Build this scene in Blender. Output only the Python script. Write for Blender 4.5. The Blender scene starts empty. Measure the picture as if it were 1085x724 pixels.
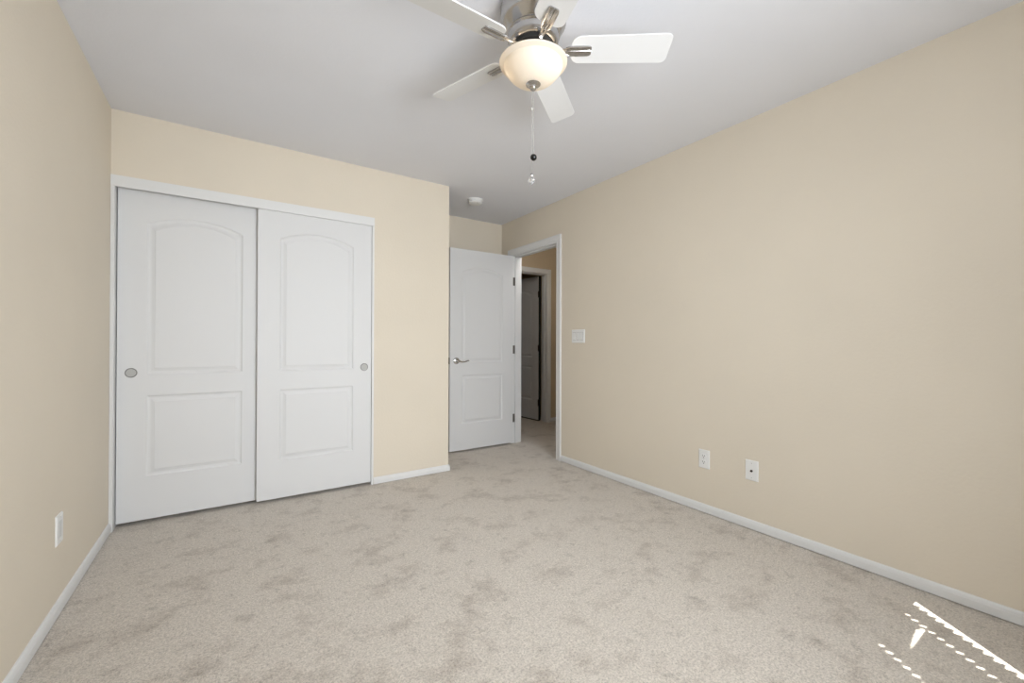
import bpy, bmesh, math, random
from mathutils import Vector, Matrix
random.seed(7)
scn = bpy.context.scene
COL = scn.collection

# ------------------------------------------------------------------ dimensions (metres)
H = 2.4255          # ceiling height
W = 3.119           # right wall plane
C = 2.118           # end of the closet wall
R = 0.7356          # far wall of recess and closet
YB = -3.902          # window wall
HALL = 3.239        # hall side of the right wall
HX = 4.45           # far side wall of the hall
HY = 1.27           # hall wall that carries the second door
FAN = (1.5595, -1.940)

# ------------------------------------------------------------------ camera
cam = bpy.data.cameras.new('camera'); cam_o = bpy.data.objects.new('camera', cam); COL.objects.link(cam_o)
yaw, pitch, roll = math.radians(33.949), math.radians(0.2334), math.radians(0.1832)
F = Vector((math.sin(yaw)*math.cos(pitch), math.cos(yaw)*math.cos(pitch), math.sin(pitch)))
R1 = Vector((math.cos(yaw), -math.sin(yaw), 0)); U1 = R1.cross(F)
R2 = R1*math.cos(roll) + U1*math.sin(roll); U2 = -R1*math.sin(roll) + U1*math.cos(roll)
M = Matrix((R2, U2, -F)).transposed().to_4x4(); M.translation = Vector((0.5655, -3.2724, 1.0887))
cam_o.matrix_world = M
cam.sensor_width = 36; cam.lens = 445.34*36/1085; cam.clip_start = 0.02
scn.camera = cam_o

# ------------------------------------------------------------------ world, sun, daylight, exposure
scn.view_settings.view_transform = 'Standard'; scn.view_settings.look = 'None'
scn.view_settings.gamma = 1.0; scn.view_settings.use_curve_mapping = False
scn.view_settings.exposure = -0.16
world = bpy.data.worlds.new('sky'); scn.world = world; world.use_nodes = True
world.node_tree.nodes['Background'].inputs[0].default_value = (0.55, 0.70, 1.0, 1)
world.node_tree.nodes['Background'].inputs[1].default_value = 1.0

def light(name, kind, loc, energy, color=(1, 1, 1), direction=None, **kw):
    l = bpy.data.lights.new(name, kind); l.energy = energy; l.color = color
    for k, v in kw.items(): setattr(l, k, v)
    o = bpy.data.objects.new(name, l); COL.objects.link(o); o.location = loc
    if direction: o.rotation_euler = Vector(direction).to_track_quat('-Z', 'Y').to_euler()
    return o
light('sun', 'SUN', (-3, -9, 6), 16.0, (1, 0.97, 0.92), (0.60, 0.80, -1.26), angle=math.radians(0.2))
# daylight of the one window: the open gaps, the part the slats throw up and the part they let down
DAY = (0.90, 0.95, 1.0)
light('window_daylight', 'AREA', (1.49, YB+0.030, 1.42), 18.0, DAY, (0, 1, 0), shape='RECTANGLE', size=1.2, size_y=1.1)
light('window_daylight', 'AREA', (1.49, YB+0.031, 1.42), 17.0, DAY, (0, 1, 0.35), shape='RECTANGLE', size=1.2, size_y=1.1, spread=math.radians(110))
light('window_daylight', 'AREA', (1.49, YB+0.032, 1.42), 24.0, DAY, (0, 1, -0.40), shape='RECTANGLE', size=1.2, size_y=1.1, spread=math.radians(110))
light('hall_fill', 'POINT', (3.45, 0.15, 2.28), 8.5, (1.0, 0.96, 0.91), shadow_soft_size=0.12)  # unseen fill added to brighten the hall, no fixture modelled

# ------------------------------------------------------------------ materials
def srgb(r, g, b):
    f = lambda c: (c/255/12.92) if c/255 <= 0.04045 else ((c/255+0.055)/1.055)**2.4
    return (f(r), f(g), f(b), 1)
def mat(name, col, rough=0.5, metal=0.0, bump=None, spec=0.5, coat=0.0):
    m = bpy.data.materials.new(name); m.use_nodes = True; nt = m.node_tree
    b = nt.nodes['Principled BSDF']
    b.inputs['Base Color'].default_value = col; b.inputs['Roughness'].default_value = rough
    b.inputs['Metallic'].default_value = metal; b.inputs['Specular IOR Level'].default_value = spec
    if coat: b.inputs['Coat Weight'].default_value = coat
    if bump:
        scale, strength, dist = bump
        tc = nt.nodes.new('ShaderNodeTexCoord'); n = nt.nodes.new('ShaderNodeTexNoise'); bp = nt.nodes.new('ShaderNodeBump')
        n.inputs['Scale'].default_value = scale; n.inputs['Detail'].default_value = 4
        bp.inputs['Strength'].default_value = strength; bp.inputs['Distance'].default_value = dist
        nt.links.new(tc.outputs['Object'], n.inputs['Vector']); nt.links.new(n.outputs[0], bp.inputs['Height'])
        nt.links.new(bp.outputs[0], b.inputs['Normal'])
    return m
def wall_material(name, col, scale=70.0, strength=0.25, var=0.04):
    m = mat(name, col, 0.75, spec=0.25); nt = m.node_tree; b = nt.nodes['Principled BSDF']
    geo = nt.nodes.new('ShaderNodeNewGeometry')
    n = nt.nodes.new('ShaderNodeTexNoise'); n.inputs['Scale'].default_value = scale; n.inputs['Detail'].default_value = 3
    bp = nt.nodes.new('ShaderNodeBump'); bp.inputs['Strength'].default_value = strength; bp.inputs['Distance'].default_value = 0.003
    nt.links.new(geo.outputs['Position'], n.inputs['Vector']); nt.links.new(n.outputs[0], bp.inputs['Height'])
    nt.links.new(bp.outputs[0], b.inputs['Normal'])
    n2 = nt.nodes.new('ShaderNodeTexNoise'); n2.inputs['Scale'].default_value = 1.7; n2.inputs['Detail'].default_value = 5
    nt.links.new(geo.outputs['Position'], n2.inputs['Vector'])
    rp = nt.nodes.new('ShaderNodeValToRGB'); rp.color_ramp.elements[0].position = 0.3; rp.color_ramp.elements[1].position = 0.7
    rp.color_ramp.elements[0].color = tuple(c*(1-var) for c in col[:3])+(1,)
    rp.color_ramp.elements[1].color = tuple(min(1, c*(1+var)) for c in col[:3])+(1,)
    nt.links.new(n2.outputs[0], rp.inputs[0]); nt.links.new(rp.outputs[0], b.inputs['Base Color'])
    return m
def carpet_material():
    m = mat('carpet', srgb(190, 180, 168), 0.95, spec=0.1); nt = m.node_tree; b = nt.nodes['Principled BSDF']
    L = nt.links.new
    geo = nt.nodes.new('ShaderNodeNewGeometry')
    def noise(scale, detail=3, rough=0.5, vec=None, dist=0.0):
        n = nt.nodes.new('ShaderNodeTexNoise'); n.inputs['Scale'].default_value = scale
        n.inputs['Detail'].default_value = detail; n.inputs['Roughness'].default_value = rough
        n.inputs['Distortion'].default_value = dist
        L(vec or geo.outputs['Position'], n.inputs['Vector']); return n
    def ramp(src, p0, c0, p1, c1):
        r = nt.nodes.new('ShaderNodeValToRGB'); e = r.color_ramp.elements
        e[0].position = p0; e[0].color = c0; e[1].position = p1; e[1].color = c1
        L(src.outputs[0], r.inputs[0]); return r
    def mix(kind, fac, a, bb):
        x = nt.nodes.new('ShaderNodeMix'); x.data_type = 'RGBA'; x.blend_type = kind
        x.inputs[0].default_value = fac; L(a.outputs[0], x.inputs[6]); L(bb.outputs[0], x.inputs[7])
        x_out = x.outputs[2]
        class O: outputs = [x_out]
        return O
    mp = nt.nodes.new('ShaderNodeMapping'); mp.inputs['Rotation'].default_value = (0, 0, math.radians(35)); mp.inputs['Scale'].default_value = (1.0, 1.12, 1)
    L(geo.outputs['Position'], mp.inputs[0])
    patch = noise(4.6, 8, 0.72, mp.outputs[0], 0.0)        # brushed and trodden pile patches
    base = ramp(patch, 0.35, srgb(*CARPET_DARK), 0.49, srgb(*CARPET_LIGHT))
    spots = noise(15.0, 5, 0.7, None, 0.0)
    sp = ramp(spots, 0.32, (0.70, 0.69, 0.67, 1), 0.43, (1, 1, 1, 1))
    tuft = noise(135.0, 5, 0.85)
    tu = ramp(tuft, 0.34, (0.45, 0.43, 0.40, 1), 0.56, (1.10, 1.10, 1.10, 1))
    tuft2 = noise(55.0, 3, 0.7)
    t2 = ramp(tuft2, 0.30, (0.86, 0.85, 0.84, 1), 0.65, (1.05, 1.05, 1.05, 1))
    c = mix('MULTIPLY', 0.8, base, sp); c = mix('MULTIPLY', 0.9, c, tu); c = mix('MULTIPLY', 0.9, c, t2)
    L(c.outputs[0], b.inputs['Base Color'])
    b1 = nt.nodes.new('ShaderNodeBump'); b1.inputs['Strength'].default_value = 0.6; b1.inputs['Distance'].default_value = 0.006
    L(tuft.outputs[0], b1.inputs['Height'])
    b2 = nt.nodes.new('ShaderNodeBump'); b2.inputs['Strength'].default_value = 0.35; b2.inputs['Distance'].default_value = 0.02
    L(tuft2.outputs[0], b2.inputs['Height']); L(b1.outputs[0], b2.inputs['Normal']); L(b2.outputs[0], b.inputs['Normal'])
    b.inputs['Sheen Weight'].default_value = 0.25; b.inputs['Sheen Roughness'].default_value = 0.6
    return m
CARPET_DARK = (190, 179, 166); CARPET_LIGHT = (217, 208, 196)
M_CARPET = carpet_material()
M_WALL = wall_material('beige_wall_paint', srgb(226, 216, 199), var=0.02)
M_CEIL = wall_material('white_ceiling_paint', srgb(230, 231, 236), 90, 0.2, 0.015)
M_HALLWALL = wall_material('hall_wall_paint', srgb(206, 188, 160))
M_WHITE = mat('white_semi_gloss_paint', srgb(228, 228, 227), 0.45, spec=0.35)
M_DOOR = mat('white_door_paint', srgb(224, 224, 224), 0.5, bump=(60, 0.05, 0.001), spec=0.3)
M_PLATE = mat('white_plastic', srgb(236, 236, 234), 0.35)
M_PLATE2 = mat('pale_grey_plastic', srgb(214, 214, 212), 0.35)
M_BLADE = mat('white_blade_finish', srgb(226, 226, 226), 0.35)
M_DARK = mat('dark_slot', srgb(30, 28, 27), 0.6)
M_BLACK = mat('black_bead', srgb(12, 11, 12), 0.12)
M_BRONZE = mat('dark_bronze_metal', srgb(60, 54, 50), 0.4, metal=0.8)
def brushed_nickel():
    m = mat('brushed_nickel', srgb(188, 186, 184), 0.20, metal=1.0); nt = m.node_tree; b = nt.nodes['Principled BSDF']
    tc = nt.nodes.new('ShaderNodeTexCoord'); mp = nt.nodes.new('ShaderNodeMapping'); mp.inputs['Scale'].default_value = (8, 8, 400)
    n = nt.nodes.new('ShaderNodeTexNoise'); n.inputs['Scale'].default_value = 3
    bp = nt.nodes.new('ShaderNodeBump'); bp.inputs['Strength'].default_value = 0.08; bp.inputs['Distance'].default_value = 0.001
    nt.links.new(tc.outputs['Object'], mp.inputs[0]); nt.links.new(mp.outputs[0], n.inputs['Vector'])
    nt.links.new(n.outputs[0], bp.inputs['Height']); nt.links.new(bp.outputs[0], b.inputs['Normal'])
    return m
M_NICKEL = brushed_nickel()
M_SATIN = mat('satin_pull_metal', srgb(205, 204, 200), 0.45, metal=0.6)
M_PULLRIM = mat('pull_rim_metal', srgb(150, 149, 146), 0.35, metal=1.0)
M_DISH = mat('satin_dish', srgb(188, 187, 184), 0.6, metal=0.1, spec=0.3)
M_GAP = mat('rocker_gap_shade', srgb(165, 165, 163), 0.6)  # grey of the rocker frames: gap shade put into the colour
M_HINGE = mat('aged_nickel', srgb(120, 116, 112), 0.4, metal=0.9)
M_CRYSTAL = mat('clear_crystal', (0.95, 0.97, 1, 1), 0.02); M_CRYSTAL.node_tree.nodes['Principled BSDF'].inputs['Transmission Weight'].default_value = 0.9
def frosted_glass():
    m = bpy.data.materials.new('frosted_glass'); m.use_nodes = True; nt = m.node_tree
    out = nt.nodes['Material Output']; nt.nodes.remove(nt.nodes['Principled BSDF'])
    tr = nt.nodes.new('ShaderNodeBsdfTranslucent'); tr.inputs[0].default_value = srgb(255, 246, 232)
    df = nt.nodes.new('ShaderNodeBsdfDiffuse'); df.inputs[0].default_value = srgb(248, 241, 230)
    gl = nt.nodes.new('ShaderNodeBsdfGlossy'); gl.inputs['Roughness'].default_value = 0.45
    m1 = nt.nodes.new('ShaderNodeMixShader'); m1.inputs[0].default_value = 0.4
    m2 = nt.nodes.new('ShaderNodeMixShader'); m2.inputs[0].default_value = 0.05
    nt.links.new(df.outputs[0], m1.inputs[1]); nt.links.new(tr.outputs[0], m1.inputs[2])
    nt.links.new(m1.outputs[0], m2.inputs[1]); nt.links.new(gl.outputs[0], m2.inputs[2])
    nt.links.new(m2.outputs[0], out.inputs[0]); return m
M_GLASS = frosted_glass()
def emitter(name, col, s):
    m = bpy.data.materials.new(name); m.use_nodes = True; b = m.node_tree.nodes['Principled BSDF']
    b.inputs['Emission Color'].default_value = col; b.inputs['Emission Strength'].default_value = s; return m
M_BULB = emitter('lit_bulb', srgb(255, 244, 228), 16.0)

# ------------------------------------------------------------------ helpers
def box(bm, x0, x1, y0, y1, z0, z1):
    vs = [bm.verts.new((x, y, z)) for x in (x0, x1) for y in (y0, y1) for z in (z0, z1)]
    for q in ((0, 1, 3, 2), (4, 6, 7, 5), (0, 4, 5, 1), (2, 3, 7, 6), (0, 2, 6, 4), (1, 5, 7, 3)):
        bm.faces.new([vs[i] for i in q])
def lathe(bm, prof, n=48, center=(0, 0, 0), axis='z'):
    rings = []
    for r, h in prof:
        ring = []
        if r < 1e-6:
            ring = [bm.verts.new(_ax(0, 0, h, axis, center))]
        else:
            for i in range(n):
                a = 2*math.pi*i/n; ring.append(bm.verts.new(_ax(r*math.cos(a), r*math.sin(a), h, axis, center)))
        rings.append(ring)
    for a, b in zip(rings, rings[1:]):
        if len(a) == 1 and len(b) == 1: continue
        for i in range(n):
            j = (i+1) % n
            if len(a) == 1: bm.faces.new((a[0], b[i], b[j]))
            elif len(b) == 1: bm.faces.new((a[i], b[0], a[j]))
            else: bm.faces.new((a[i], b[i], b[j], a[j]))
def _ax(x, y, h, axis, c):
    if axis == 'z': p = (x, y, h)
    elif axis == 'y': p = (x, h, y)
    else: p = (h, x, y)
    return (p[0]+c[0], p[1]+c[1], p[2]+c[2])
def tube(bm, pts, radii, n=10):
    rings = []
    for i, p in enumerate(pts):
        p = Vector(p); d = (Vector(pts[min(i+1, len(pts)-1)])-Vector(pts[max(i-1, 0)])).normalized()
        up = Vector((0, 0, 1)) if abs(d.z) < 0.9 else Vector((1, 0, 0))
        a = d.cross(up).normalized(); b = a.cross(d)
        r = radii[i] if isinstance(radii, (list, tuple)) else radii
        rx, ry = r if isinstance(r, tuple) else (r, r)
        rings.append([bm.verts.new(p+a*rx*math.cos(2*math.pi*k/n)+b*ry*math.sin(2*math.pi*k/n)) for k in range(n)])
    for r0, r1 in zip(rings, rings[1:]):
        for k in range(n): bm.faces.new((r0[k], r0[(k+1) % n], r1[(k+1) % n], r1[k]))
    bm.faces.new(rings[0]); bm.faces.new(rings[-1])
def obj(name, bm, m, parent=None, smooth=False, bevel=0.0, loc=(0, 0, 0)):
    bmesh.ops.recalc_face_normals(bm, faces=bm.faces)
    me = bpy.data.meshes.new(name); bm.to_mesh(me); bm.free()
    me.materials.append(m)
    if smooth:
        for p in me.polygons: p.use_smooth = True
    o = bpy.data.objects.new(name, me); COL.objects.link(o); o.location = loc
    if smooth:
        me.set_sharp_from_angle(angle=math.radians(38))
    if bevel:
        b = o.modifiers.new('bevel', 'BEVEL'); b.width = bevel; b.segments = 2; b.limit_method = 'ANGLE'
    if parent: o.parent = parent
    return o
def props(o, label=None, cat=None, group=None, kind=None):
    if label: o['label'] = label
    if cat: o['category'] = cat
    if group: o['group'] = group
    if kind: o['kind'] = kind
    return o
def empty(name, loc, rz=0):
    o = bpy.data.objects.new(name, None); COL.objects.link(o); o.location = loc; o.rotation_euler = (0, 0, rz)
    o.empty_display_size = 0.05
    return o
def struct(name, boxes, m, label, cat='wall'):
    bm = bmesh.new()
    for b in boxes: box(bm, *b)
    return props(obj(name, bm, m), label, cat, kind='structure')

# ------------------------------------------------------------------ room shell
T = 0.115
struct('floor', [(-0.12, HX+0.1, YB-0.15, 3.7, -0.05, 0.0)], M_CARPET, 'beige grey cut pile carpet with trodden patches, across the room and hall', 'floor')
struct('ceiling', [(-0.12, HX+0.1, YB-0.15, 3.7, H, H+0.05)], M_CEIL, 'flat white ceiling above the whole room', 'ceiling')
struct('wall_left', [(-0.12, 0, YB-0.15, R+0.1, 0, H)], M_WALL, 'beige painted wall left of the closet')
# closet wall: lintel above the opening and the pier between closet and recess, with its return
struct('wall_closet', [(0, 1.487, 0, T, 2.046, H), (1.487, C, 0, T, 0, H), (C-T, C, T, R, 0, H)], M_WALL,
       'beige painted wall around the sliding closet doors')
struct('wall_far', [(0, W, R, R+0.1, 0, H)], M_WALL, 'beige painted wall behind the open bedroom door')
struct('wall_right', [(W, HALL, YB-0.15, -0.246, 0, H), (W, HALL, -0.246, 0.540, 2.054, H), (W, HALL, 0.540, HY, 0, H)],
       M_WALL, 'long beige painted wall right of the bedroom doorway')
WX0, WX1, WZ0, WZ1 = 0.86, 2.117, 0.86, 2.04
struct('wall_near', [(0, WX0, YB-0.12, YB, 0, H), (WX1, W, YB-0.12, YB, 0, H), (WX0, WX1, YB-0.12, YB, 0, WZ0), (WX0, WX1, YB-0.12, YB, WZ1, H)],
       M_WALL, 'beige painted window wall behind the camera')
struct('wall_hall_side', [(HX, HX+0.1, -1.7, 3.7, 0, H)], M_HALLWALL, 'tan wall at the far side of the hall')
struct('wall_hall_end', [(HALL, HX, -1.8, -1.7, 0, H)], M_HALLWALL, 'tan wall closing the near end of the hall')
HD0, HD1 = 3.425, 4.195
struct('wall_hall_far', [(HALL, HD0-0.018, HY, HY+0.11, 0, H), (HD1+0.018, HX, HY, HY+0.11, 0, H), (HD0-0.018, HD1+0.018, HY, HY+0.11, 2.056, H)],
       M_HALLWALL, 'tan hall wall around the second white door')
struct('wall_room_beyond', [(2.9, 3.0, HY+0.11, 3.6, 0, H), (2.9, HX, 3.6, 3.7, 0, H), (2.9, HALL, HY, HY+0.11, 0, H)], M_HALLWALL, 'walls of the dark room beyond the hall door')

# ------------------------------------------------------------------ trim: baseboards
BPROF = [(0, 0.004), (0.012, 0.004), (0.012, 0.036), (0.0105, 0.040), (0.0105, 0.043), (0.008, 0.050), (0.0045, 0.0545), (0, 0.0550)]
def baseboard(name, path, label):
    """path: list of floor points with the room on the left of the walking direction."""
    bm = bmesh.new(); rows = []
    for i, p in enumerate(path):
        p = Vector(p)
        din = (p-Vector(path[i-1])).normalized() if i else None
        dout = (Vector(path[i+1])-p).normalized() if i < len(path)-1 else None
        nn = []
        for d in (din, dout):
            if d is not None: nn.append(Vector((-d.y, d.x)))
        n = nn[0] if len(nn) == 1 else (nn[0]+nn[1])/(1+nn[0].dot(nn[1]))
        rows.append([bm.verts.new((p.x+n.x*a, p.y+n.y*a, z)) for a, z in BPROF])
    for r0, r1 in zip(rows, rows[1:]):
        for k in range(len(BPROF)):
            j = (k+1) % len(BPROF); bm.faces.new((r0[k], r0[j], r1[j], r1[k]))
    bm.faces.new(rows[0]); bm.faces.new(rows[-1])
    return props(obj(name, bm, M_WHITE), label, 'baseboard', kind='structure')
baseboard('baseboard_left', [(0, -0.007), (0, YB+0.001)], 'white baseboard along the foot of the left wall')
baseboard('baseboard_closet', [(C, 0.6), (C, 0), (1.489, 0)], 'short white baseboard right of the closet doors')
baseboard('baseboard_far', [(W-0.02, R), (C+0.013, R)], 'white baseboard behind the open bedroom door')
baseboard('baseboard_right', [(W, YB+0.014), (W, -0.299)], 'long white baseboard under the right wall')
baseboard('baseboard_near', [(0.013, YB), (W-0.013, YB)], 'white baseboard under the window')
baseboard('baseboard_hall_far', [(HX-0.013, HY), (4.268, HY)], 'white baseboard in the hall, right of the hall door')
baseboard('baseboard_hall_side', [(HX, -1.68), (HX, HY-0.013)], 'white baseboard along the side of the hall')

# ------------------------------------------------------------------ trim: door casings (mitred three-sided sweep)
CPROF = [(0, 0), (0, 0.009), (0.004, 0.0115), (0.012, 0.0115), (0.016, 0.0095), (0.040, 0.0125), (0.046, 0.016), (0.058, 0.0165), (0.064, 0.0135), (0.064, 0)]
def casing_mesh(bm, a0, a1, top, to3d):
    """legs at a0 (outward negative) and a1, head at top. to3d(a, z, protrusion)."""
    rows = []
    for (a, z, sa, sz) in ((a0, 0.0, -1, 0), (a0, top, -1, 1), (a1, top, 1, 1), (a1, 0.0, 1, 0)):
        rows.append([bm.verts.new(to3d(a+sa*o, z+sz*o, d)) for o, d in CPROF])
    for r0, r1 in zip(rows, rows[1:]):
        for k in range(len(CPROF)):
            j = (k+1) % len(CPROF); bm.faces.new((r0[k], r0[j], r1[j], r1[k]))
    bm.faces.new(rows[0]); bm.faces.new(rows[-1])
J0, J1, JT = -0.228, 0.522, 2.036
def trim(name, bm, label, m=None, bevel=0.0):
    return props(obj(name, bm, m or M_WHITE, bevel=bevel), label, 'door trim', kind='structure')
bm = bmesh.new(); casing_mesh(bm, J0-0.006, J1+0.006, JT+0.006, lambda a, z, d: (W-d, a, z)); trim('trim_1', bm, 'white moulded casing around the bedroom doorway')
bm = bmesh.new(); casing_mesh(bm, J0-0.006, J1+0.006, JT+0.006, lambda a, z, d: (HALL+d, a, z)); trim('trim_2', bm, 'white casing on the hall side of the bedroom doorway')
bm = bmesh.new()
box(bm, W-0.0005, HALL+0.0005, J0-0.018, J0, 0, JT+0.018); box(bm, W-0.0005, HALL+0.0005, J1, J1+0.018, 0, JT+0.018); box(bm, W-0.0005, HALL+0.0005, J0, J1, JT, JT+0.018)
box(bm, W+0.038, W+0.072, J0, J0+0.011, 0, JT); box(bm, W+0.038, W+0.072, J1-0.011, J1, 0, JT); box(bm, W+0.038, W+0.072, J0+0.011, J1-0.011, JT-0.011, JT)
jamb = trim('trim_3', bm, 'white jamb and stop lining the bedroom doorway')
bm = bmesh.new(); box(bm, W+0.012, W+0.034, J0-0.001, J0+0.0015, 0.88, 0.945); obj('strike_plate', bm, M_NICKEL, jamb)
bm = bmesh.new(); casing_mesh(bm, HD0-0.006, HD1+0.006, 2.044, lambda a, z, d: (a, HY-d, z)); trim('trim_4', bm, 'white moulded casing around the hall door')
bm = bmesh.new()
y0, y1 = HY-0.0005, HY+0.1105
box(bm, HD0-0.018, HD0, y0, y1, 0, 2.056); box(bm, HD1, HD1+0.018, y0, y1, 0, 2.056); box(bm, HD0, HD1, y0, y1, 2.038, 2.056)
box(bm, HD0, HD0+0.011, HY+0.035, HY+0.070, 0, 2.038); box(bm, HD1-0.011, HD1, HY+0.035, HY+0.070, 0, 2.038)
box(bm, HD0+0.011, HD1-0.011, HY+0.035, HY+0.070, 2.027, 2.038)
trim('trim_5', bm, 'white jamb lining the hall door opening')
# closet opening: side jambs and the track fascia
bm = bmesh.new(); box(bm, 0.0005, 0.017, -0.006, 0.115, 0, 2.046); trim('trim_6', bm, 'white side jamb left of the closet doors', bevel=0.0012)
bm = bmesh.new(); box(bm, 1.472, 1.4875, -0.006, 0.115, 0, 2.046); trim('trim_7', bm, 'white side jamb right of the closet doors', bevel=0.0012)
bm = bmesh.new(); box(bm, 0.0005, 1.4885, -0.010, 0.003, 1.984, 2.0475); box(bm, 0.017, 1.472, 0.003, 0.112, 2.036, 2.0465); trim('trim_8', bm, 'white fascia board hiding the track above the closet doors', bevel=0.0012)

# ------------------------------------------------------------------ doors
LEVELS = [(0.0, 0.0), (0.0035, 0.0035), (0.009, 0.0068), (0.016, 0.0075), (0.021, 0.0070), (0.036, 0.0022), (0.0385, 0.0008)]
def panel_loop(x0, x1, z0, z1, sag, d, n=20):
    hw = (x1-x0)/2-d; xc = (x0+x1)/2
    pts = [(x0+d, z0+d), (x1-d, z0+d)]
    if sag:
        for i in range(n+1):
            t = 1-2*i/n; pts.append((xc+t*hw, z1-d+sag*(1-t*t)))
    else: pts += [(x1-d, z1-d), (x0+d, z1-d)]
    return pts
def door_leaf(bm, w, zb, zt, th, both=True):
    """two-panel arch-top leaf, front face at y=0 facing -y; x 0..w."""
    m = (w-0.484)/2
    panels = [(m, w-m, 0.893, 1.803, 0.058), (m, w-m, 0.282, 0.766, 0.0)]
    def side(y, s):
        edges = []
        rect = [bm.verts.new((x, y, z)) for x, z in ((0, zb), (w, zb), (w, zt), (0, zt))]
        edges += [bm.edges.new((rect[i], rect[(i+1) % 4])) for i in range(4)]
        for (x0, x1, z0, z1, sag) in panels:
            prev = None
            for d, dep in LEVELS:
                ring = [bm.verts.new((x, y+s*dep, z)) for x, z in panel_loop(x0, x1, z0, z1, sag, d)]
                n = len(ring)
                if prev is None: edges += [bm.edges.new((ring[i], ring[(i+1) % n])) for i in range(n)]
                else:
                    for i in range(n): bm.faces.new((prev[i], prev[(i+1) % n], ring[(i+1) % n], ring[i]))
                prev = ring
            bm.faces.new(prev)
        bmesh.ops.triangle_fill(bm, edges=edges, use_beauty=True)
        return rect
    a = side(0, 1)
    if both: b = side(th, -1)
    else:
        b = [bm.verts.new((x, th, z)) for x, z in ((0, zb), (w, zb), (w, zt), (0, zt))]; bm.faces.new(b)
    for i in range(4): bm.faces.new((a[i], a[(i+1) % 4], b[(i+1) % 4], b[i]))
def finger_pull(parent, x, z):
    bm = bmesh.new()
    lathe(bm, [(0.0235, 0.0004), (0.0235, -0.0015), (0.0250, -0.0032), (0.0268, -0.0034), (0.0285, -0.0018), (0.0285, 0.0004)], 40, (x, 0, z), 'y')
    o = obj('finger_pull', bm, M_PULLRIM, parent, smooth=True); o['label'] = 'round satin metal finger pull'
    bm = bmesh.new(); lathe(bm, [(0, -0.0009), (0.012, -0.0007), (0.0238, -0.0004), (0.0238, 0.0002), (0, 0.0002)], 40, (x, 0, z), 'y')
    obj('dish', bm, M_DISH, o, smooth=True)
bm = bmesh.new(); door_leaf(bm, 0.750, 0.024, 2.034, 0.035, False)
d1 = props(obj('door_1', bm, M_DOOR, loc=(0.022, 0.050, 0)), 'left white sliding closet door, behind the other, round pull at its left edge', 'closet door', kind='structure')
finger_pull(d1, 0.063, 0.906)
bm = bmesh.new(); door_leaf(bm, 0.748, 0.024, 2.034, 0.035, False)
d2 = props(obj('door_2', bm, M_DOOR, loc=(0.722, 0.006, 0)), 'right white sliding closet door, in front, round pull at its right edge', 'closet door', kind='structure')
finger_pull(d2, 0.697, 0.904)

def lever(parent, x, z, y, s):
    """s=-1 points to -y"""
    bm = bmesh.new()
    lathe(bm, [(0, y), (0.033, y), (0.033, y+s*0.004), (0.029, y+s*0.010), (0.016, y+s*0.014), (0.0125, y+s*0.02), (0.0115, y+s*0.045), (0.013, y+s*0.052), (0.0, y+s*0.056)], 32, (x, 0, z), 'y')
    k = y+s*0.046
    tube(bm, [(x, k, z), (x+0.02, k+s*0.002, z-0.003), (x+0.05, k+s*0.003, z-0.009), (x+0.08, k+s*0.002, z-0.007), (x+0.105, k, z+0.001), (x+0.122, k-s*0.002, z+0.004)],
         [(0.008, 0.010), (0.007, 0.0095), (0.006, 0.008), (0.0055, 0.007), (0.005, 0.006), (0.004, 0.005)], 12)
    o = obj('lever_handle', bm, M_NICKEL, parent, smooth=True); o['label'] = 'brushed nickel lever handle on a round rose'
bm = bmesh.new(); door_leaf(bm, 0.746, 0.020, 2.030, 0.035)
d3 = props(obj('door_3', bm, M_DOOR, loc=(2.362, 0.487, 0)), 'white two-panel bedroom door standing open, with nickel lever handle', 'door', kind='structure')
lever(d3, 0.070, 0.912, 0.0, -1); lever(d3, 0.070, 0.912, 0.035, 1)
for z in (1.761, 1.020, 0.274):
    bm = bmesh.new(); box(bm, 0.746, 0.7475, 0.0015, 0.033, z-0.045, z+0.045)
    box(bm, 0.761, 0.794, 0.0328, 0.0352, z-0.045, z+0.045)
    lathe(bm, [(0, z-0.048), (0.0055, z-0.048), (0.0055, z+0.048), (0, z+0.048)], 12, (0.751, 0.039, 0))
    o = obj('hinge', bm, M_HINGE, d3); o['label'] = 'nickel butt hinge'
bm = bmesh.new(); box(bm, -0.0012, 0, 0.006, 0.029, 0.880, 0.945); box(bm, -0.010, 0, 0.012, 0.023, 0.905, 0.920); obj('latch', bm, M_BRONZE, d3)
# hall door, hinged on its right jamb, open into the dark room
bm = bmesh.new(); door_leaf(bm, 0.762, 0.015, 2.030, 0.035)
d4 = props(obj('door_4', bm, M_DOOR, loc=(4.160, 1.402, 0)), 'white two-panel hall door seen through the doorway, opened away', 'door', kind='structure')
d4.rotation_euler = (0, 0, math.radians(93))
# local +y points to -x after the turn, so the leaf thickness must point to +x: mirror
for v in d4.data.vertices: v.co.y = -v.co.y
d4.data.flip_normals()
bm = bmesh.new(); box(bm, -0.003, 0.0, -0.034, -0.0005, 0.012, 2.030); o = obj('hinge_gap_shade', bm, M_DARK, d4); o['label'] = 'black strip for the shade in the hinge gap'  # dark strip painted in as the shade of the hinge gap
bm = bmesh.new(); box(bm, 0.002, 0.762, -0.033, 0.003, 0.002, 0.0148); o = obj('door_foot_shade', bm, M_DARK, d4); o['label'] = 'black strip for the shade under the bottom edge'  # dark strip standing in for the shade below the leaf
for z in (1.775, 1.021, 0.256):
    bm = bmesh.new(); box(bm, -0.002, 0.001, -0.034, 0.001, z-0.045, z+0.045)
    box(bm, -0.022, 0.012, 0.0005, 0.003, z-0.045, z+0.045)
    lathe(bm, [(0, z-0.048), (0.006, z-0.048), (0.006, z+0.048), (0, z+0.048)], 12, (-0.008, -0.016, 0))
    o = obj('hinge', bm, M_BRONZE, d4); o['label'] = 'dark bronze butt hinge'

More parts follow.
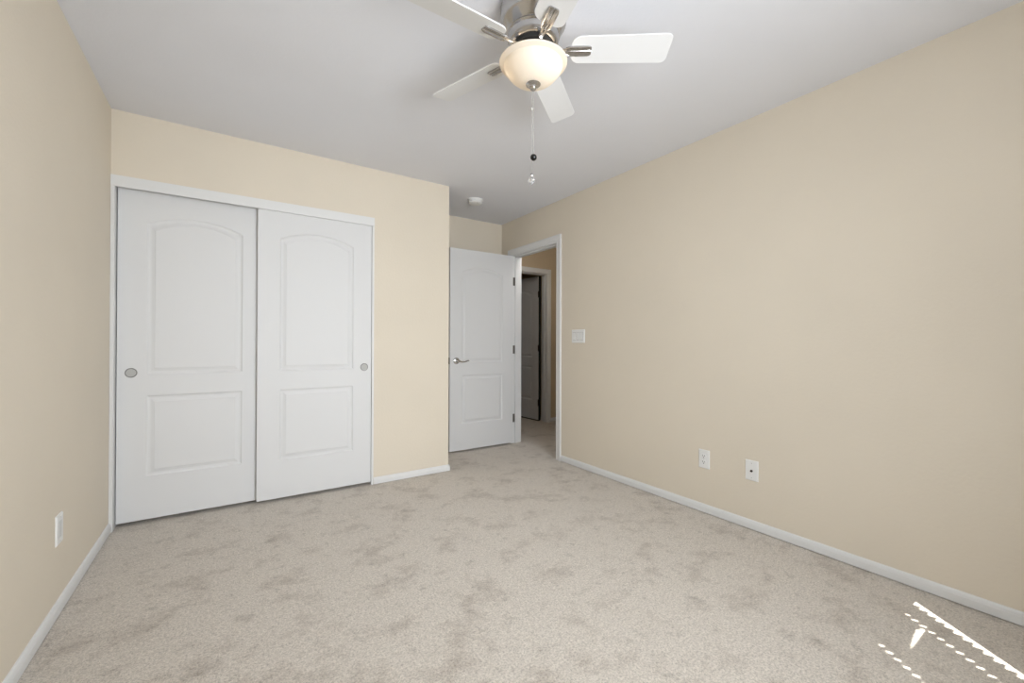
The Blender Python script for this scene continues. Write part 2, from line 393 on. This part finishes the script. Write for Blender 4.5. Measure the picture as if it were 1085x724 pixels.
# ------------------------------------------------------------------ window behind the camera, with its blind
bm = bmesh.new()
for a in ((WX0, WX0+0.04, WZ0, WZ1), (WX1-0.04, WX1, WZ0, WZ1), (WX0+0.04, WX1-0.04, WZ0, WZ0+0.04), (WX0+0.04, WX1-0.04, WZ1-0.04, WZ1), (1.47, 1.505, WZ0+0.04, WZ1-0.04)):
    box(bm, a[0], a[1], YB-0.118, YB-0.080, a[2], a[3])
win = props(obj('window_1', bm, M_WHITE), 'white framed window behind the camera', 'window', kind='structure')
blind = empty('window_blind', (0, YB-0.026, 0)); props(blind, 'white horizontal slat blind in the window', 'blind')
bm = bmesh.new(); box(bm, WX0+0.005, WX1-0.001, -0.025, 0.025, WZ1-0.045, WZ1-0.002); obj('headrail', bm, M_WHITE, blind)
TH = math.radians(22); SW = 0.050; PITCH = 0.044; ENDX = 2.084; Z0 = 1.978
def slat(bm, x0, x1, zc, u0=-0.5, u1=0.5):
    ya, yb = u0*SW, u1*SW
    def P(x, u, t): return (x, u*math.cos(TH)+t*math.sin(TH), zc-u*math.sin(TH)+t*math.cos(TH))
    v = [bm.verts.new(P(x, u, t)) for x in (x0, x1) for u in (ya, yb) for t in (0, 0.0016)]
    for q in ((0, 1, 3, 2), (4, 6, 7, 5), (0, 4, 5, 1), (2, 3, 7, 6), (0, 2, 6, 4), (1, 5, 7, 3)): bm.faces.new([v[i] for i in q])
holes = [1.017, 1.332, 1.647, 1.957]
nsl = int((Z0-WZ0-0.03)/PITCH)
for k in range(nsl):
    zc = Z0-k*PITCH; bm = bmesh.new(); x = WX0+0.014
    for hx in holes:
        slat(bm, x, hx-0.0068, zc)
        slat(bm, hx-0.0068, hx+0.0068, zc, -0.5, -0.27); slat(bm, hx-0.0068, hx+0.0068, zc, 0.27, 0.5)
        x = hx+0.0068
        if k == 5 and hx == 1.647:      # slat cut away between two cords, shaped to throw a bright sun patch
            slat(bm, x, 1.735, zc); x = 1.735
            for i in range(10):
                xa = 1.735+i*0.0200; t = (i+0.5)/10; dep = 0.84*t**0.55*(1.0 if t < 0.9 else 0.7)
                slat(bm, xa, xa+0.0200, zc, -0.5+dep, 0.5)
            x = 1.735+0.200
    slat(bm, x, ENDX-0.019, zc)
    obj('slat', bm, M_WHITE, blind)
bm = bmesh.new(); box(bm, WX0+0.010, ENDX-0.012, -0.02, 0.02, WZ0+0.004, WZ0+0.022); obj('bottom_rail', bm, M_WHITE, blind)

# ------------------------------------------------------------------ wall plates
def plate_mesh(w, h, t=0.006, e=0.0035):
    bm = bmesh.new()   # local: x along wall, z up, -y towards room
    a = [bm.verts.new((sx*w/2, 0, sz*h/2)) for sx, sz in ((-1, -1), (1, -1), (1, 1), (-1, 1))]
    b = [bm.verts.new((sx*w/2, -t*0.45, sz*h/2)) for sx, sz in ((-1, -1), (1, -1), (1, 1), (-1, 1))]
    c = [bm.verts.new((sx*(w/2-e), -t, sz*(h/2-e))) for sx, sz in ((-1, -1), (1, -1), (1, 1), (-1, 1))]
    for p, q in ((a, b), (b, c)):
        for i in range(4): bm.faces.new((p[i], p[(i+1) % 4], q[(i+1) % 4], q[i]))
    bm.faces.new(c); bm.faces.new(a[::-1]); return bm
def screw(parent, x, z, y):
    bm = bmesh.new(); lathe(bm, [(0, y), (0.0032, y), (0.0028, y-0.0010), (0, y-0.0012)], 12, (x, 0, z), 'y')
    box(bm, x-0.0025, x+0.0025, y-0.0014, y-0.0011, z-0.0004, z+0.0004); obj('screw', bm, M_SATIN, parent)
def receptacle(parent, zc, y):
    bm = bmesh.new(); n = 28; r = 0.0172; pts = []
    for i in range(n):
        a = 2*math.pi*i/n; pts.append((max(-0.0168, min(0.0168, r*1.0*math.cos(a))), max(-0.0135, min(0.0135, r*math.sin(a)))))
    a = [bm.verts.new((px, y, zc+pz)) for px, pz in pts]; b = [bm.verts.new((px, y-0.0022, zc+pz)) for px, pz in pts]
    for i in range(n): bm.faces.new((a[i], a[(i+1) % n], b[(i+1) % n], b[i]))
    bm.faces.new(b); rc = obj('receptacle', bm, M_PLATE, parent)
    bm = bmesh.new(); yy = y-0.0026
    box(bm, -0.0075, -0.0052, yy, y-0.002, zc-0.001, zc+0.0085); box(bm, 0.0052, 0.0075, yy, y-0.002, zc-0.001, zc+0.0075)
    lathe(bm, [(0, y-0.002), (0.0028, y-0.002), (0.0028, yy), (0, yy)], 12, (0, 0, zc-0.0072), 'y')
    obj('slots', bm, M_DARK, rc)
def outlet(loc, rz, label):
    t = props(empty('wall_outlet', loc, rz), label, 'wall outlet')
    obj('cover_plate', plate_mesh(0.074, 0.119), M_PLATE, t)
    receptacle(t, 0.0195, -0.006); receptacle(t, -0.0195, -0.006); screw(t, 0, 0, -0.006)
    return t
PI2 = math.pi/2
outlet((W, -1.711, 0.344), -PI2, 'white duplex outlet low on the right wall, nearer the doorway')
t = props(empty('wall_plate', (0, -0.853, 0.336), PI2), 'white wall plate low on the left wall beside the closet', 'wall plate')
obj('cover_plate', plate_mesh(0.074, 0.119), M_PLATE, t)
bm = bmesh.new(); box(bm, -0.0165, 0.0165, -0.0066, -0.0055, -0.0335, 0.0335); obj('insert', bm, M_PLATE2, t, bevel=0.0004)
screw(t, 0, 0.0485, -0.006); screw(t, 0, -0.0485, -0.006)
t = props(empty('cable_wall_plate', (W, -2.010, 0.345), -PI2), 'white wall plate with a dark centre jack, low on the right wall', 'wall plate')
obj('cover_plate', plate_mesh(0.074, 0.119), M_PLATE, t)
bm = bmesh.new(); lathe(bm, [(0, -0.006), (0.0075, -0.006), (0.0075, -0.009), (0.0048, -0.0095), (0.0048, -0.016), (0, -0.016)], 6, (0, 0, -0.002), 'y'); j = obj('jack', bm, M_BRONZE, t); j['label'] = 'dark metal cable jack'
screw(t, 0, 0.042, -0.006); screw(t, 0, -0.042, -0.006)
t = props(empty('light_switch', (W, -0.527, 1.152), -PI2), 'white three-gang rocker switch plate right of the bedroom doorway', 'light switch')
obj('cover_plate', plate_mesh(0.165, 0.117), M_PLATE, t)
for k in (-1, 0, 1):
    bm = bmesh.new(); xc = k*0.046
    box(bm, xc-0.0178, xc+0.0178, -0.0068, -0.0062, -0.0345, 0.0345); fr = obj('rocker_frame', bm, M_GAP, t)
    bm = bmesh.new()
    v = [bm.verts.new(p) for p in ((xc-0.0160, -0.0060, -0.0325), (xc+0.0160, -0.0060, -0.0325), (xc+0.0160, -0.0060, 0.0325), (xc-0.0160, -0.0060, 0.0325),
                                   (xc-0.0160, -0.0115, -0.0325), (xc+0.0160, -0.0115, -0.0325), (xc+0.0160, -0.0075, 0.0325), (xc-0.0160, -0.0075, 0.0325))]
    for q in ((0, 3, 2, 1), (4, 5, 6, 7), (0, 1, 5, 4), (2, 3, 7, 6), (0, 4, 7, 3), (1, 2, 6, 5)): bm.faces.new([v[i] for i in q])
    obj('rocker', bm, M_PLATE, t)

# ------------------------------------------------------------------ smoke detector
t = props(empty('smoke_detector', (2.462, 0.165, H)), 'round white smoke detector on the ceiling near the bedroom door', 'smoke detector')
bm = bmesh.new(); lathe(bm, [(0, 0), (0.070, 0), (0.071, -0.006), (0.069, -0.012), (0, -0.012)], 48); obj('base', bm, M_PLATE, t, smooth=True)
bm = bmesh.new(); lathe(bm, [(0, -0.012), (0.062, -0.012), (0.064, -0.020), (0.062, -0.032), (0.054, -0.039), (0.020, -0.042), (0.016, -0.040), (0, -0.040)], 48); cv = obj('cover', bm, M_PLATE, t, smooth=True)
bm = bmesh.new(); box(bm, -0.006, 0.006, -0.048, -0.036, -0.044, -0.040); obj('test_button', bm, M_SATIN, cv)

# ------------------------------------------------------------------ ceiling fan with light
fan = props(empty('ceiling_fan', (FAN[0], FAN[1], H)), 'white five-blade flush ceiling fan with a lit frosted glass bowl', 'ceiling fan')
bm = bmesh.new()
lathe(bm, [(0, 0), (0.120, 0), (0.127, -0.004), (0.130, -0.014), (0.130, -0.070), (0.1285, -0.077), (0.123, -0.086), (0.114, -0.098), (0.107, -0.107), (0.103, -0.111), (0.1005, -0.113),
           (0.1005, -0.116), (0.1055, -0.117), (0.1070, -0.120), (0.1055, -0.124), (0.102, -0.127), (0.101, -0.140), (0.098, -0.153), (0.094, -0.160), (0.088, -0.1635), (0, -0.1635)], 72)
obj('motor_housing', bm, M_NICKEL, fan, smooth=True)
bm = bmesh.new(); lathe(bm, [(0, -0.1635), (0.083, -0.1635), (0.083, -0.178), (0, -0.178)], 48); o = obj('flywheel', bm, M_DARK, fan, smooth=True); o['label'] = 'dark ring between the motor and the light kit'
bm = bmesh.new()
lathe(bm, [(0, -0.178), (0.068, -0.178), (0.072, -0.182), (0.072, -0.194), (0.068, -0.199), (0.061, -0.204), (0.061, -0.217), (0.064, -0.222), (0, -0.222)], 48)
obj('switch_housing', bm, M_NICKEL, fan, smooth=True)
bm = bmesh.new()
BO = [(0.062, -0.2220), (0.118, -0.2240), (0.1305, -0.2250), (0.1340, -0.2280), (0.1335, -0.2310), (0.1290, -0.2345), (0.1210, -0.2370), (0.1160, -0.2395), (0.1148, -0.2450), (0.1120, -0.2535), (0.1040, -0.2660), (0.0930, -0.2790),
      (0.0780, -0.2920), (0.0600, -0.3030), (0.0400, -0.3100), (0.0240, -0.3130), (0.010, -0.3140)]
BI = [(r-0.003 if r > 0.02 else r, z+0.0035) for r, z in reversed(BO[5:])]
lathe(bm, BO[1:]+BI+[(0.122, -0.2270)], 72)
bowl = obj('glass_bowl', bm, M_GLASS, fan, smooth=True); bowl['label'] = 'lit frosted cream glass bowl'
bm = bmesh.new(); lathe(bm, [(0, -0.301), (0.020, -0.3015), (0.030, -0.304), (0.0325, -0.308), (0.029, -0.3125), (0.019, -0.316), (0.014, -0.319), (0.0125, -0.324), (0.0135, -0.327), (0.011, -0.332), (0.006, -0.336), (0, -0.337)], 40)
obj('finial', bm, M_NICKEL, fan, smooth=True)
bm = bmesh.new(); tube(bm, [(0, 0, -0.219), (0, 0, -0.304)], 0.004, 10); obj('center_rod', bm, M_NICKEL, fan)
for s in (-1, 1):
    bm = bmesh.new(); lathe(bm, [(0, -0.222), (0.009, -0.224), (0.010, -0.232), (0.012, -0.236), (0.014, -0.245), (0.012, -0.256), (0, -0.260)], 16, (s*0.078*R2.x, s*0.078*R2.y, 0))
    obj('bulb', bm, M_BULB, fan, smooth=True)
# blades
BZ = -0.1775
def blade_outline(r0=0.150, r1=0.533, w0=0.0585, w1=0.0625, n=10):
    pts = []
    def arc(cx, cy, rx, ry, a0, a1):
        for i in range(n+1):
            a = a0+(a1-a0)*i/n; pts.append((cx+rx*math.cos(a), cy+ry*math.sin(a)))
    c0 = 0.036; c1 = 0.022
    arc(r0+c0, -w0+c0, c0, c0, math.pi, 1.5*math.pi)
    arc(r1-c1, -w1+c1, c1, c1, -math.pi/2, 0)
    arc(r1-c1, w1-c1, c1, c1, 0, math.pi/2)
    arc(r0+c0, w0-c0, c0, c0, math.pi/2, math.pi)
    return pts
PITCHB = math.radians(-13.6)
def make_blade():
    bm = bmesh.new(); pts = blade_outline(); th = 0.0055
    lo = [bm.verts.new((x, y, -th/2)) for x, y in pts]; hi = [bm.verts.new((x, y, th/2)) for x, y in pts]
    n = len(pts)
    for i in range(n): bm.faces.new((lo[i], lo[(i+1) % n], hi[(i+1) % n], hi[i]))
    bm.faces.new(lo[::-1]); bm.faces.new(hi)
    b = obj('blade', bm, M_BLADE, fan, bevel=0.0012)
    bm = bmesh.new()
    # bracket under the blade: ribbed plate with a rounded outer end and a neck to the flywheel
    pr = [(-0.021, -0.003), (-0.021, -0.0085), (-0.017, -0.0105), (-0.013, -0.008), (-0.005, -0.0075), (-0.002, -0.0105), (0.002, -0.0105), (0.005, -0.0075), (0.013, -0.008), (0.017, -0.0105), (0.021, -0.0085), (0.021, -0.003)]
    rows = []
    for x, f, dz in ((0.128, 0.70, 0.0), (0.145, 0.95, 0.0), (0.165, 1.0, 0.0), (0.212, 1.0, 0.0), (0.222, 0.93, 0.0005), (0.228, 0.72, 0.0015)):
        rows.append([bm.verts.new((x, y*f, z+dz)) for y, z in pr])
    for a, c in zip(rows, rows[1:]):
        for k in range(len(pr)): bm.faces.new((a[k], a[(k+1) % len(pr)], c[(k+1) % len(pr)], c[k]))
    bm.faces.new(rows[0]); bm.faces.new(rows[-1])
    tube(bm, [(0.132, 0, -0.006), (0.110, 0, -0.006), (0.092, 0, -0.003), (0.076, 0, 0.001)], [(0.013, 0.004), (0.011, 0.004), (0.011, 0.004), (0.012, 0.004)], 10)
    obj('blade_bracket', bm, M_NICKEL, b)
    return b
b0 = make_blade()
for i in range(5):
    b = b0 if i == 0 else b0.copy()
    if i:
        COL.objects.link(b); b.parent = fan
        for ch in b0.children:
            c = ch.copy(); COL.objects.link(c); c.parent = b
    b.location = (0, 0, BZ)
    b.rotation_euler = (Matrix.Rotation(math.radians(-35.7+72*i), 3, 'Z') @ Matrix.Rotation(PITCHB, 3, 'X')).to_euler()
# pull chains
def chain(x, y, z0, z1):
    bm = bmesh.new(); n = int((z0-z1)/0.0042)
    tube(bm, [(x, y, z0), (x, y, z1)], 0.0005, 6)
    for i in range(n):
        zc = z0-(i+0.5)*(z0-z1)/n
        lathe(bm, [(0, zc+0.0014), (0.0013, zc), (0, zc-0.0014)], 6, (x, y, 0))
    return obj('pull_chain', bm, M_SATIN, fan)
c1 = chain(0.003, 0.0, -0.335, -0.590)
bm = bmesh.new(); bmesh.ops.create_uvsphere(bm, u_segments=24, v_segments=16, radius=0.0130); 
for v in bm.verts: v.co += Vector((0.003, 0, -0.600))
o = obj('bead', bm, M_BLACK, c1, smooth=True); o['label'] = 'glossy black ball on the pull chain'
c2 = chain(-0.004, 0.003, -0.335, -0.664)
bm = bmesh.new(); lathe(bm, [(0, -0.401), (0.003, -0.403), (0.004, -0.409), (0.003, -0.415), (0, -0.417)], 12, (-0.004, 0.003, 0)); obj('chain_connector', bm, M_SATIN, c2)
bm = bmesh.new(); lathe(bm, [(0, -0.664), (0.0045, -0.666), (0.005, -0.672), (0.0035, -0.677), (0, -0.678)], 12, (-0.004, 0.003, 0)); obj('crystal_cap', bm, M_NICKEL, c2)
bm = bmesh.new(); lathe(bm, [(0, -0.677), (0.006, -0.680), (0.0125, -0.690), (0.0125, -0.694), (0.006, -0.705), (0, -0.709)], 8, (-0.004, 0.003, 0)); o = obj('crystal', bm, M_CRYSTAL, c2); o['label'] = 'clear faceted crystal drop'
